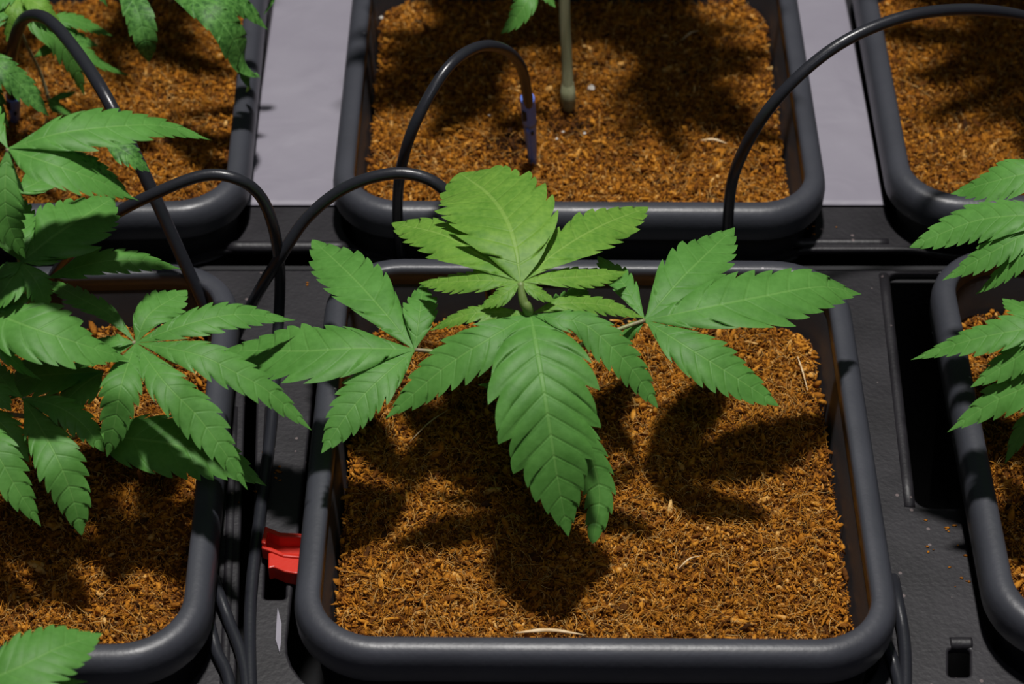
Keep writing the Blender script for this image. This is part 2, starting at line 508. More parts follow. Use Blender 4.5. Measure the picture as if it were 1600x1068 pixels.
ridge(front_tray, dz(1380, 432, -0.0016), dz(1421, 796, -0.0016), 0.0030)
ridge(front_tray, dz(366, 640, -0.0016), dz(350, 1100, -0.0016), 0.0026)
ridge(front_tray, dz(420, 640, -0.0018), dz(410, 830, -0.0018), 0.0026)

# white film strips lying on the back tray between the pots
def film(pxs, seed, label):
    rng = np.random.default_rng(seed)
    (x0, x1) = pxs
    a, b = at(x0, 324, DECK_Z), at(x1, 324, DECK_Z)
    y0 = a[1]; y1 = 0.60
    nx, ny = 40, 90
    X, Y = np.meshgrid(np.linspace(a[0], b[0], nx), np.linspace(y0, y1, ny))
    Z = np.full_like(X, DECK_Z + 0.0016)
    for _ in range(26):
        cx, cy = rng.uniform(a[0], b[0]), rng.uniform(y0 + 0.01, y1); an = rng.uniform(0, 3.14)
        u = (X - cx) * math.cos(an) + (Y - cy) * math.sin(an); w = -(X - cx) * math.sin(an) + (Y - cy) * math.cos(an)
        Z += rng.uniform(0.0003, 0.0011) * np.exp(-(u / 0.0035) ** 2 - (w / rng.uniform(0.012, 0.03)) ** 2)
    V = np.column_stack([X.ravel(), Y.ravel(), Z.ravel()])
    i = np.arange(ny - 1)[:, None] * nx + np.arange(nx - 1)[None, :]
    F = np.stack([i, i + 1, i + nx + 1, i + nx], -1).reshape(-1, 4)
    o = obj('plastic_film', mesh_np('plastic_film', V - [a[0], y0, DECK_Z], [F], M_FILM), None, (a[0], y0, DECK_Z))
    s = o.modifiers.new('thick', 'SOLIDIFY'); s.thickness = 0.0004; s.offset = -1
    tag(o, label, 'film', 'white film strips on the back tray')
def side_x(key, side, py):
    c, _ = POTS[key]; return project([c[0] + side * (PW / 2 - 0.003), at(0, py, DECK_Z)[1], DECK_Z])[0]
film((side_x('back_left', 1, 324) + 2, side_x('back_centre', -1, 324) - 1), 1, 'wide greyish white wrinkled film strip between upper left and middle back pots')
film((side_x('back_centre', 1, 324) + 1, side_x('back_right', -1, 324) - 4), 2, 'narrow greyish white film strip crossed by the long hose arch')

# ------------------------------------------------------------------ coir
def ico():
    t = (1 + 5 ** 0.5) / 2
    v = np.array([[-1, t, 0], [1, t, 0], [-1, -t, 0], [1, -t, 0], [0, -1, t], [0, 1, t], [0, -1, -t], [0, 1, -t], [t, 0, -1], [t, 0, 1], [-t, 0, -1], [-t, 0, 1]], float)
    f = np.array([[0, 11, 5], [0, 5, 1], [0, 1, 7], [0, 7, 10], [0, 10, 11], [1, 5, 9], [5, 11, 4], [11, 10, 2], [10, 7, 6], [7, 1, 8], [3, 9, 4], [3, 4, 2], [3, 2, 6], [3, 6, 8], [3, 8, 9], [4, 9, 5], [2, 4, 11], [6, 2, 10], [8, 6, 7], [9, 8, 1]])
    return v / np.linalg.norm(v[0]), f
IV, IF = ico()
OV = np.array([[1, 0, 0], [-1, 0, 0], [0, 1, 0], [0, -1, 0], [0, 0, 1], [0, 0, -1]], float)
OF = np.array([[0, 2, 4], [2, 1, 4], [1, 3, 4], [3, 0, 4], [2, 0, 5], [1, 2, 5], [3, 1, 5], [0, 3, 5]])

def noise2(X, Y, scale, seed, octaves=4):
    rng = np.random.default_rng(seed); out = np.zeros_like(X); amp = 1.0
    for o in range(octaves):
        for _ in range(5):
            a = rng.uniform(0, 2 * math.pi); k = scale * (2 ** o) * rng.uniform(0.7, 1.4)
            out += amp * np.sin((X * math.cos(a) + Y * math.sin(a)) * k + rng.uniform(0, 6.28)) / 5
        amp *= 0.55
    return out

def rand_rot(rng, n):
    q = rng.normal(size=(n, 4)); q /= np.linalg.norm(q, axis=1)[:, None]
    w, x, y, z = q.T
    return np.stack([np.stack([1 - 2 * (y * y + z * z), 2 * (x * y - z * w), 2 * (x * z + y * w)], -1),
                     np.stack([2 * (x * y + z * w), 1 - 2 * (x * x + z * z), 2 * (y * z - x * w)], -1),
                     np.stack([2 * (x * z - y * w), 2 * (y * z + x * w), 1 - 2 * (x * x + y * y)], -1)], 1)

def coir(key, seed, label, wet=None, mounds=(), crumbs=11000, fibres=1500):
    rng = np.random.default_rng(seed)
    c, yaw = POTS[key]
    half, rad = PW / 2 - 0.0138, 0.025
    a = math.radians(yaw); ca, sa = math.cos(a), math.sin(a)
    def H(X, Y):
        z = SOIL_Z + 0.0016 * noise2(X, Y, 42, seed) + 0.0015 * noise2(X, Y, 170, seed + 7, 3)
        for mx, my, mr, mh in mounds:
            z = z + mh * np.exp(-(((X - mx) ** 2 + (Y - my) ** 2) / mr ** 2))
        return z
    def inside(X, Y, m=0.0):
        ax, ay = np.abs(X), np.abs(Y); h = half - m; r = rad
        ok = (ax < h) & (ay < h)
        cx, cy = ax - (h - r), ay - (h - r)
        return ok & ~((cx > 0) & (cy > 0) & (cx * cx + cy * cy > r * r))
    def in_view(X, Y):
        gx, gy = c[0] + X * ca - Y * sa, c[1] + X * sa + Y * ca
        P = np.column_stack([gx, gy, np.full_like(gx, SOIL_Z)]) - CAM
        dep = P @ AF
        px, py = 800 + FPX * (P @ AR) / dep, 534 - FPX * (P @ AU) / dep
        return (px > -330) & (px < 1930) & (py > -160) & (py < 1300)
    def wetness(X, Y):
        w = np.zeros_like(X)
        for wx, wy, wr in (wet or ()):
            d = np.sqrt((X - wx) ** 2 + (Y - wy) ** 2) / wr
            w = np.maximum(w, np.clip(1.4 - d, 0, 1))
        return w
    # bed: polar-free grid mapped on a rounded square, with a skirt
    n = 110
    g = np.linspace(-1, 1, n); U, W = np.meshgrid(g, g)
    X, Y = U * half, W * half
    cx, cy = np.abs(X) - (half - rad), np.abs(Y) - (half - rad)
    d = np.sqrt(np.maximum(cx, 0) ** 2 + np.maximum(cy, 0) ** 2)
    mask = (cx > 0) & (cy > 0) & (d > rad)
    k = np.where(mask, rad / np.maximum(d, 1e-9), 1.0)
    X = np.where(mask, np.sign(X) * ((half - rad) + cx * k), X); Y = np.where(mask, np.sign(Y) * ((half - rad) + cy * k), Y)
    Z = H(X, Y) - 0.002
    edge = (np.abs(U) > 0.999) | (np.abs(W) > 0.999)
    Z = np.where(edge, Z - 0.02, Z)
    V0 = np.column_stack([X.ravel(), Y.ravel(), Z.ravel()])
    i = np.arange(n - 1)[:, None] * n + np.arange(n - 1)[None, :]
    F0 = np.stack([i, i + 1, i + n + 1, i + n], -1).reshape(-1, 4)
    t0 = np.clip(0.22 + 0.12 * noise2(V0[:, 0], V0[:, 1], 120, seed + 3) - 0.35 * wetness(V0[:, 0], V0[:, 1]), 0, 1)
    # crumbs
    m = crumbs * 2
    X, Y = rng.uniform(-half, half, m), rng.uniform(-half, half, m)
    ok = inside(X, Y, 0.001) & in_view(X, Y); X, Y = X[ok], Y[ok]
    m = len(X)
    s = np.minimum(0.00043 * np.exp(rng.normal(0.0, 0.50, m)), 0.0019)
    wet_c = wetness(X, Y)
    Vb, Fb, tb, cnt = [], [], [], 0
    for sel, BV, BF in ((s < 0.00055, OV, OF), (s >= 0.00055, IV, IF)):
        x_, y_, s_ = X[sel], Y[sel], s[sel]; k_, nv_ = len(s_), len(BV)
        B = BV[None] * (1 + rng.uniform(-0.38, 0.38, (k_, nv_, 1)))
        B = B * np.stack([rng.uniform(1.0, 3.2, k_), rng.uniform(0.6, 1.2, k_), rng.uniform(0.4, 0.9, k_)], -1)[:, None, :] * s_[:, None, None]
        B = np.einsum('nij,nkj->nki', rand_rot(rng, k_), B)
        B += np.stack([x_, y_, H(x_, y_) - 0.0015 + rng.uniform(-0.3, 2.0, k_) * s_], -1)[:, None, :]
        Vb.append(B.reshape(-1, 3)); Fb.append((BF[None] + (np.arange(k_) * nv_)[:, None, None]).reshape(-1, 3) + cnt); cnt += k_ * nv_
        tb.append(np.repeat(np.clip(rng.normal(0.49, 0.21, k_) + 0.10 * noise2(x_, y_, 90, seed + 5, 3) - 0.55 * wet_c[sel], 0.0, 0.93), nv_))
    Vb, Fb, tb = np.vstack(Vb), np.vstack(Fb), np.concatenate(tb)
    # fibres: thin three-sided arcs
    m2 = fibres * 2
    X, Y = rng.uniform(-half, half, m2), rng.uniform(-half, half, m2)
    ok = inside(X, Y, 0.008) & in_view(X, Y); X, Y = X[ok], Y[ok]; m2 = len(X)
    seg = 7
    L = 0.0055 * np.exp(rng.normal(0, 0.6, m2)); L = np.minimum(L, 0.034)
    az = rng.uniform(0, 2 * np.pi, m2); curv = rng.normal(0, 0.9, m2)
    t = np.linspace(-0.5, 0.5, seg)[None, :]
    ang = az[:, None] + curv[:, None] * t * 2
    dxy = L[:, None] / (seg - 1)
    PX = X[:, None] + np.cumsum(np.cos(ang) * dxy, 1); PY = Y[:, None] + np.cumsum(np.sin(ang) * dxy, 1)
    lim = half - 0.002
    PX, PY = np.clip(PX, -lim, lim), np.clip(PY, -lim, lim)
    lift = rng.uniform(0.0002, 0.0042, m2)[:, None] * (1 - (2 * t) ** 2) + rng.normal(0, 0.0012, (m2, 1)) * t * 2
    PZ = H(PX, PY) + lift + 0.0002
    P = np.stack([PX, PY, PZ], -1)
    rr = rng.uniform(0.00006, 0.00016, m2)
    side = np.stack([-np.sin(ang), np.cos(ang), np.zeros_like(ang)], -1)
    up = np.array([0, 0, 1.0])
    ring = [P + rr[:, None, None] * (math.cos(b_) * side + math.sin(b_) * up) for b_ in (0.5, 2.6, 4.7)]
    Vf = np.stack(ring, 2).reshape(m2, seg * 3, 3)
    q = []
    for j in range(seg - 1):
        for kx in range(3):
            q.append([j * 3 + kx, j * 3 + (kx + 1) % 3, (j + 1) * 3 + (kx + 1) % 3, (j + 1) * 3 + kx])
    Ff = (np.array(q)[None] + (np.arange(m2) * seg * 3)[:, None, None]).reshape(-1, 4)
    tf = np.clip(rng.normal(0.74, 0.20, m2) - 0.4 * wetness(X, Y), 0.1, 1.0)
    n0, n1 = len(V0), len(Vb)
    V = np.vstack([V0, Vb, Vf.reshape(-1, 3)])
    tone = np.concatenate([t0, tb, np.repeat(tf, seg * 3)])
    me = mesh_np('coir', V - [0, 0, SOIL_Z], [Fb + n0, F0, Ff + n0 + n1], M_COIR)
    at_ = me.attributes.new('tone', 'FLOAT', 'POINT'); at_.data.foreach_set('value', tone.astype(np.float32))
    o = obj('coconut_coir', me, None, (c[0], c[1], SOIL_Z)); o.rotation_euler.z = a
    tag(o, label, 'coir', 'beds of coconut coir', 'stuff')
    return o

def local(key, px, py, z=None):
    c, yaw = POTS[key]; p = at(px, py, SOIL_Z)[:2] - c[:2]
    return rot(p[None], -yaw)[0]
bc_stem = local('back_centre', 888, 180); bc_drip = local('back_centre', 833, 245); bc_m = local('back_centre', 690, 225)
coir('centre', 11, 'orange brown coconut coir filling the middle pot, crossed by leaf shadows', crumbs=32000, fibres=5200)
coir('front_left', 12, 'shaded coconut coir in the lower left pot', crumbs=26000, fibres=4000)
coir('front_right', 13, 'strip of coconut coir at the right edge behind the light green leaves', crumbs=26000, fibres=4200)
coir('back_left', 14, 'coconut coir in the upper left pot, banded by leaf shadows', crumbs=24000, fibres=3000)
coir('back_centre', 15, 'coconut coir around the blue dripper, dark and damp by the stem',
     wet=[(bc_stem[0], bc_stem[1] - 0.004, 0.013), (bc_drip[0] - 0.012, bc_drip[1] + 0.012, 0.011)],
     mounds=[(bc_stem[0], bc_stem[1], 0.014, -0.005), (bc_m[0], bc_m[1], 0.026, 0.005)], crumbs=26000, fibres=3000)
coir('back_right', 16, 'coconut coir in the upper right pot under the hose', crumbs=24000, fibres=3000)

# loose straws and perlite grains lying on the coir
def straw(px0, px1, w, label, bend=0.0008):
    a, b = at(*px0, SOIL_Z + 0.0032), at(*px1, SOIL_Z + 0.0032)
    mid = (a + b) / 2 + [0, bend * 2, bend]
    P = catmull([a, mid, b], 14)
    V, F = tube_np(P, [w * 0.3, w, w * 0.8, w * 0.25], 6)
    V = (V - a) * [1, 1, 0.6]
    o = obj('straw', mesh_np('straw', V, F, M_STRAW), None, a)
    tag(o, label, 'straw', 'pale straws lying on the coir')
straw((806, 988), (912, 991), 0.0011, 'long pale straw lying along the front rim of the middle pot')
straw((1095, 219), (1136, 224), 0.0009, 'pale straw on the coir under the long hose arch, middle back pot')
straw((1066, 62), (1092, 48), 0.0008, 'short pale straw at the back of the middle back pot')
straw((1060, 888), (1094, 868), 0.0005, 'thin bent straw on the lit coir, front half of the middle pot')
straw((1246, 556), (1262, 610), 0.0005, 'thin upright straw on the coir beside the right rim of the middle pot')
straw((640, 690), (700, 640), 0.0004, 'thin fibre straw in the shadow left of the large hanging leaf')
PV, PF = IV * np.array([1, 0.85, 0.75]), IF
for i, (px, py, s) in enumerate([(924, 137, 0.0024), (880, 206, 0.0010), (870, 217, 0.0009), (913, 208, 0.0010), (764, 180, 0.0008), (596, 28, 0.0014)]):
    p = at(px, py, SOIL_Z + 0.0012)
    rng = np.random.default_rng(50 + i)
    o = obj('perlite_grain', mesh_np('perlite_grain', PV * s * rng.uniform(0.75, 1.2, (12, 1)), [PF], M_PERL, False), None, p)
    tag(o, ['largest white perlite grain, right of the pale stem', 'white perlite grain straight below the foot of the pale stem', 'perlite grain between the blue dripper and the pale stem, nearest the dripper', 'white perlite grain in front of the pale stem, on its right',
            'tiny white perlite grain left of the blue dripper', 'white perlite grain at the back left corner of the middle back pot'][i], 'perlite', 'perlite grains on the coir')

# crumbs of coir spilt on the tray
def spill():
    rng = np.random.default_rng(77); parts = []
    for px, py, n, sp in ((1480, 835, 14, 26), (1500, 910, 5, 12), (425, 700, 10, 6), (432, 740, 8, 5), (1265, 350, 3, 10), (480, 445, 2, 4), (395, 760, 6, 12), (1300, 345, 3, 20)):
        for _ in range(n):
            x, y = px + rng.normal(0, sp), py + rng.normal(0, sp)
            if 378 < y < 426 or (y < 806 and x > 1370) or x > 1518: continue
            q = at(x, y, DECK_Z + 0.0003)
            V = IV * rng.uniform(0.7, 1.3, (12, 1)) * rng.uniform(0.0003, 0.0008) * np.array([rng.uniform(1, 2), 1, 0.6])
            parts.append((V + q, [IF]))
    V, F = merge(parts)
    me = mesh_np('spilt_crumbs', V, F, M_COIR)
    a = me.attributes.new('tone', 'FLOAT', 'POINT'); a.data.foreach_set('value', np.full(len(V), 0.4, np.float32))
    tag(obj('spilt_coir', me), 'scattered orange coir crumbs spilt on the black trays', 'crumbs', None, 'stuff')
spill()

# ------------------------------------------------------------------ leaves
def tocam(p):
    d = CAM - p; return d / np.linalg.norm(d)

def leaflet(parent, base, pts, width, teeth=None, mat=None, roll=0.0, fold=0.10, peak=0.46, cam_up=0.25, droop_edge=0.0, seed=0, tooth=1.0, quilt=0.020, slim=1.55, tail=1.42, world_pts=None, real_w=None, name='leaflet', label=None):
    """serrated blade. pts: (px, py, height in mm over the rims) along the midrib from base to tip; width: widest span in photo pixels"""
    rng = np.random.default_rng(seed + 1000)
    P = np.array(world_pts) if world_pts is not None else np.array([at(x, y, z * 0.001) for x, y, z in pts])
    C = catmull(P, 60)
    sl = np.concatenate([[0], np.cumsum(np.linalg.norm(np.diff(C, axis=0), axis=1))]); L = sl[-1]; sl /= L
    def mid(t):
        t = np.asarray(t)
        return np.stack([np.interp(t, sl, C[:, k]) for k in range(3)], -1)
    def frame(t):
        T = mid(np.clip(t + 0.03, 0, 1)) - mid(np.clip(t - 0.03, 0, 1)); T /= np.linalg.norm(T, axis=-1)[..., None]
        U = np.array([0, 0, 1.0]) + cam_up * tocam(P[len(P) // 2]); U = U / np.linalg.norm(U)
        S = np.cross(np.broadcast_to(U, T.shape), T); S /= np.linalg.norm(S, axis=-1)[..., None] + 1e-9
        N = np.cross(T, S)
        if roll:
            a = math.radians(roll); S, N = S * math.cos(a) + N * math.sin(a), N * math.cos(a) - S * math.sin(a)
        return T, S, N
    if real_w is None:
        m0 = mid(np.array(peak)); T, S, N = frame(np.array([peak]))
        e = 0.004
        pa, pb = project(m0 + S[0] * e), project(m0 - S[0] * e)
        tv = project(m0 + T[0] * e) - project(m0 - T[0] * e)
        nl = np.linalg.norm(tv)
        perp = abs((pb - pa)[0] * tv[1] - (pb - pa)[1] * tv[0]) / max(nl, 1e-6) / (2 * e)
        perp = max(perp, 900.0)
        w = width / perp / 2
    else:
        w = real_w / 2
    if teeth is None: teeth = int(np.clip(round(L / 0.0083), 5, 14))
    ph = np.array([0, 0.2, 0.42, 0.64, 0.84, 0.985])
    q = np.concatenate([(np.arange(teeth)[:, None] + ph[None]).ravel(), [teeth]])
    tr = q / teeth; p = q - np.floor(q); p[-1] = 1.0
    # width envelope along the edge: slim base, full middle, drawn-out tip
    def envelope(t):
        k1 = slim; k2 = tail * (1 - peak) / peak
        e = (np.clip(t, 0, 1) / peak) ** k1 * (np.clip(1 - t, 0, 1) / (1 - peak)) ** k2
        return np.maximum(np.clip(e, 0, 1) ** 0.70, 0.05 * np.clip(1 - t, 0, 1) ** 0.5)
    depth = np.clip(0.13 + 0.0012 / max(w, 0.003), 0.17, 0.34) * tooth
    lead = np.minimum(1.15 * w / L, 0.34)
    # the veins leave the midrib at tr and reach the edge further on
    te0 = tr + lead * np.minimum(1, tr * 3) * (1 - tr) ** 0.9
    env = envelope(te0)
    jit_all = rng.uniform(-0.07, 0.07, (2, teeth + 1))
    saw = 1 - np.sin(p * np.pi / 2) ** 0.9
    spike = 0.30 * np.maximum(np.gradient(te0, q), 0) * np.clip(p, 0, 1) ** 1.5 * tooth * (1 - 0.8 * tr ** 4)
    nv = 5
    vs = np.array([0.0, 0.12, 0.36, 0.62, 0.84, 1.0])
    ns = len(vs) - 1
    rows = len(q)
    wav = rng.uniform(0, 6.28, 4)
    sidesV, uv = [], []
    T, S, N = frame(tr)
    Mid = mid(tr)
    V = [Mid - N * 0.0]
    uv.append(np.column_stack([q, np.zeros(rows)]))
    for sgn in (1, -1):
        jit = 1 + jit_all[(sgn + 1) // 2][np.floor(q).astype(int)]
        for v in vs[1:]:
            ev = 1 - (1 - (1 - depth * saw * (1 - 0.6 * tr ** 5)) * jit) * v ** 3
            ww = w * env * ev
            t = tr + (te0 - tr) * v + spike * v ** 4
            t = np.minimum(t, 1.0)
            Tt, St, Nt = frame(np.clip(t, 0, 1))
            quilt_z = quilt * w * (1 - (2 * p - 1) ** 2) * (4 * v * (1 - v)) * np.clip(env, 0, 1) ** 2
            wave = 0.06 * w * env * v * v * (np.sin(tr * 9 + wav[0] + sgn) + 0.6 * np.sin(tr * 17 + wav[1] * sgn))
            z = ww * (fold * v - (0.18 + droop_edge) * v ** 2) + quilt_z + wave
            V.append(mid(t) + St * (sgn * ww * v)[:, None] + Nt * z[:, None])
            uv.append(np.column_stack([q, np.full(rows, sgn * v)]))
    V = np.vstack(V); uv = np.vstack(uv)
    F = []
    i = np.arange(rows - 1)
    for sgn in (0, 1):
        off = [0] + [(1 + sgn * ns + k) * rows for k in range(ns)]
        for k in range(ns):
            a, b = off[k], off[k + 1]
            f = np.stack([a + i, b + i, b + i + 1, a + i + 1], -1)
            F.append(f if sgn == 1 else f[:, ::-1])
    me = mesh_np(name, V - base, [np.vstack(F)], mat or M_LEAF, True, uv)
    o = obj(name, me, parent)
    if label: o['label'] = label
    return o

def stem_obj(name, parent, base, pts, r, mat, sides=9):
    P = catmull([np.array(p) for p in pts], 30)
    V, F = tube_np(P, r, sides)
    return obj(name, mesh_np(name, V - base, F, mat), parent)

def W(*p): return at(p[0], p[1], p[2] * 0.001)

def leaf(plant, base, hub, petiole, leaflets, mat=None, rp=(0.0011, 0.0009), pmat=None, seed=0, label=None):
    """a leaf = petiole mesh (part) with its leaflets (sub-parts)"""
    pts = [W(*p) for p in petiole] + [W(*hub)]
    P = catmull(pts, 24)
    hubn = len(P)
    lf = obj('leaf', mesh_np('leaf', *(lambda t: (t[0] - base, t[1]))(tube_np(P, list(rp), 8)), pmat or M_PETIOLE), plant)
    if label: lf['label'] = label
    for k, spec in enumerate(leaflets):
        kw = dict(spec[2]) if len(spec) > 2 else {}
        kw.setdefault('mat', mat)
        leaflet(lf, base, [hub] + list(spec[0]) if kw.pop('from_hub', True) else list(spec[0]), spec[1], seed=seed * 31 + k, **kw)
    return lf

def crown(pl, base, hub, n_leaves, size, seed, zspread=0.03, arc=(-25, 205)):
    rng = np.random.default_rng(seed)
    for k in range(n_leaves):
        az = math.radians(arc[0] + (arc[1] - arc[0]) * (k + rng.uniform(-0.3, 0.3)) / (n_leaves - 1))
        h = hub + np.array([0, 0, rng.uniform(-zspread, zspread)])
        pe = h + np.array([math.cos(az), math.sin(az), 0.35]) * 0.035
        V, F = tube_np(catmull([h, (h + pe) / 2 + [0, 0, 0.004], pe], 12), [0.0012, 0.0009], 7)
        lf = obj('leaf', mesh_np('leaf', V - base, F, M_PETIOLE), pl)
        for j, da in enumerate((-75, -38, 0, 38, 75)):
            a = az + math.radians(da); ln = size * (1 - abs(da) / 150) * rng.uniform(0.85, 1.1)
            d = np.array([math.cos(a), math.sin(a), 0])
            wp = [pe, pe + d * ln * 0.4 + [0, 0, 0.006], pe + d * ln * 0.75 + [0, 0, 0.0], pe + d * ln + [0, 0, -0.012]]
            leaflet(lf, base, None, None, world_pts=wp, real_w=ln * 0.27, seed=seed * 7 + k * 5 + j, mat=M_LEAF)

def plant_root(px, py, label):
    b = at(px, py, SOIL_Z - 0.002)
    r = empty('cannabis_plant', b)
    tag(r, label, 'plant', 'plants growing in the pots')
    return r, b

# ---- middle plant
pl, pb = plant_root(822, 735, 'complete green plant in the middle pot, its large serrated leaf hanging forward')
top, n2, soil_p = W(813, 441, 84), W(826, 489, 72), pb
stem_obj('stem', pl, pb, [soil_p, W(823, 640, 10), W(826, 560, 42), n2, W(818, 470, 78), top], [0.0032, 0.0030, 0.0026, 0.0022, 0.0015], M_STEM)
N2 = [(826, 495, 70)]
leaf(pl, pb, (813, 440, 84), [(818, 468, 78)], [
    ([(806, 388, 90), (791, 342, 92), (762, 302, 87), (718, 270, 76)], 158, dict(mat=M_YOUNG, peak=0.58, teeth=11, fold=0.05, cam_up=0.5, droop_edge=-.1, slim=1.1)),
    ([(752, 400, 85), (690, 366, 80), (612, 348, 67)], 74, dict(mat=M_YOUNG, peak=0.5, teeth=10)),
    ([(750, 438, 82), (708, 440, 76), (654, 442, 66)], 36, dict(mat=M_YOUNG, teeth=9)),
    ([(786, 460, 82), (750, 480, 76)], 28, dict(mat=M_YOUNG, teeth=6)),
    ([(872, 392, 85), (938, 353, 80), (1013, 323, 67)], 72, dict(mat=M_YOUNG, peak=0.5, teeth=10)),
    ([(872, 434, 82), (925, 431, 76), (980, 424, 66)], 36, dict(mat=M_YOUNG, teeth=9)),
    ([(838, 456, 82), (868, 470, 78)], 22, dict(mat=M_YOUNG, teeth=5)),
], mat=M_YOUNG, seed=1, pmat=M_STEM)
leaf(pl, pb, (829, 490, 72), [(827, 494, 70)], [
    ([(838, 540, 73), (850, 611, 66), (860, 675, 55), (870, 740, 41), (888, 838, 17)], 172, dict(peak=0.45, teeth=12, fold=0.06, cam_up=0.5, quilt=0.045, slim=1.05, tail=1.30)),
    ([(762, 530, 72), (693, 575, 62), (602, 654, 42)], 76, dict(peak=0.44, teeth=10, cam_up=0.5)),
    ([(752, 488, 74), (713, 497, 70), (672, 516, 62)], 28, dict(mat=M_YOUNG, teeth=8)),
    ([(879, 474, 76), (945, 477, 70), (1008, 497, 60)], 30, dict(mat=M_YOUNG, teeth=9)),
    ([(872, 498, 75), (913, 506, 73), (955, 541, 66), (992, 582, 56), (1028, 637, 42)], 58, dict(mat=M_LEAF, peak=0.5, teeth=11, cam_up=0.5)),
], mat=M_LEAF, seed=2, pmat=M_STEM)
leaf(pl, pb, (648, 546, 50), [(824, 590, 30), (765, 570, 42), (700, 552, 49)], [
    ([(600, 487, 55), (548, 430, 54), (488, 374, 44)], 88, dict(peak=0.5, teeth=9)),
    ([(655, 495, 57), (661, 444, 57)], 58, dict(peak=0.5, teeth=6)),
    ([(560, 544, 54), (470, 548, 50), (352, 546, 34)], 96, dict(peak=0.5, teeth=10)),
    ([(597, 589, 49), (548, 640, 42), (502, 708, 30)], 74, dict(peak=0.47, teeth=10, cam_up=0.5)),
], seed=3)
leaf(pl, pb, (1008, 500, 54), [(838, 575, 34), (905, 540, 46), (965, 515, 52)], [
    ([(1060, 440, 60), (1098, 402, 59), (1148, 355, 50)], 90, dict(peak=0.45, teeth=8)),
    ([(1105, 480, 60), (1185, 464, 59), (1280, 448, 52), (1346, 459, 38)], 100, dict(peak=0.45, teeth=10)),
    ([(972, 440, 58), (934, 400, 52)], 40, dict(peak=0.5, teeth=7)),
    ([(1075, 543, 54), (1144, 586, 46), (1217, 634, 34)], 76, dict(peak=0.48, teeth=10, cam_up=0.5)),
    ([(985, 516, 50), (975, 540, 44)], 24, dict(teeth=5)),
], seed=4)
leaf(pl, pb, (842, 520, 45), [(826, 545, 44)], [
    ([(880, 485, 46), (915, 442, 44)], 52, dict(peak=0.5, teeth=6)),
], seed=5)
leaf(pl, pb, (838, 600, 34), [(826, 600, 28)], [
    ([(900, 660, 34), (936, 760, 12), (926, 848, -6)], 54, dict(peak=0.6, teeth=10, cam_up=0.6)),
    ([(800, 600, 36), (747, 601, 30)], 18, dict(teeth=5)),
], seed=6)

# ---- plant of the lower left pot
pl, pb = plant_root(95, 700, 'bushy green plant crowding the lower left pot with many overlapping leaves')
stem_obj('stem', pl, pb, [pb, W(80, 600, 20), W(60, 500, 62), W(35, 415, 92), W(12, 240, 150)], [0.0034, 0.003, 0.0024, 0.0018, 0.0012], M_STEM)
leaf(pl, pb, (12, 232, 152), [(16, 270, 142)], [
    ([(94, 208, 158), (200, 196, 154), (262, 198, 146), (330, 219, 134)], 64, dict(peak=0.40, teeth=11)),
    ([(80, 256, 152), (150, 281, 143), (218, 314, 126)], 66, dict(peak=0.38, teeth=10)),
    ([(95, 245, 146), (160, 275, 134), (208, 312, 120)], 44, dict(peak=0.5, teeth=9, mat=M_OLD)),
    ([(8, 300, 140), (14, 350, 128), (40, 404, 110)], 62, dict(peak=0.45, teeth=9, cam_up=0.5)),
    ([(-10, 190, 156), (-20, 150, 152)], 40, dict()),
], seed=11)
leaf(pl, pb, (160, 218, 128), [(110, 222, 138)], [
    ([(200, 240, 126), (234, 268, 118)], 36, dict(mat=M_OLD, teeth=6)),
], seed=12, mat=M_OLD)
leaf(pl, pb, (34, 409, 100), [(45, 430, 88)], [
    ([(37, 362, 106), (31, 306, 104)], 46, dict(peak=0.5, teeth=8)),
    ([(94, 362, 108), (178, 308, 104)], 104, dict(peak=0.5, teeth=8)),
    ([(72, 398, 102), (108, 386, 96)], 34, dict(teeth=7)),
    ([(10, 365, 104), (-6, 335, 100)], 46, dict(teeth=7)),
    ([(10, 420, 100), (-20, 428, 94)], 26, dict(teeth=6)),
    ([(56, 440, 96), (76, 480, 84)], 50, dict(peak=0.5, teeth=7, cam_up=0.5)),
    ([(8, 450, 96), (-20, 480, 86)], 50, dict(teeth=7)),
], seed=13)
leaf(pl, pb, (72, 435, 74), [(60, 470, 66)], [
    ([(141, 412, 80), (212, 406, 78), (284, 420, 68)], 44, dict(peak=0.42, teeth=10)),
], seed=14)
leaf(pl, pb, (20, 300, 116), [(30, 350, 106)], [
    ([(52, 288, 116), (92, 262, 112)], 44, dict(teeth=6)),
], seed=15)
leaf(pl, pb, (212, 535, 66), [(70, 560, 44), (140, 545, 58)], [
    ([(234, 490, 72), (292, 453, 68)], 58, dict(peak=0.5, teeth=7)),
    ([(297, 505, 72), (372, 491, 70), (462, 500, 58)], 50, dict(peak=0.42, teeth=10)),
    ([(306, 553, 70), (369, 582, 64), (422, 613, 55), (487, 672, 38)], 58, dict(peak=0.45, teeth=11, cam_up=0.4)),
    ([(258, 598, 66), (307, 648, 56), (350, 705, 44), (387, 765, 30)], 68, dict(peak=0.45, teeth=11, cam_up=0.5)),
    ([(190, 600, 66), (180, 655, 54), (167, 714, 38)], 66, dict(peak=0.46, teeth=9, cam_up=0.5)),
    ([(180, 532, 67), (148, 530, 62)], 22, dict(teeth=6)),
    ([(172, 492, 72), (130, 468, 70), (74, 438, 58)], 36, dict(peak=0.5, teeth=9)),
    ([(160, 556, 62), (104, 574, 52)], 20, dict(teeth=6)),
], seed=16)
leaf(pl, pb, (-30, 480, 84), [(30, 500, 70)], [
    ([(45, 510, 88), (120, 535, 82), (202, 562, 68)], 100, dict(peak=0.42, teeth=9, cam_up=0.3)),
    ([(0, 470, 88), (50, 462, 84)], 40, dict(teeth=6)),
    ([(0, 540, 80), (30, 570, 72), (66, 594, 60)], 30, dict(teeth=7)),
], seed=17)
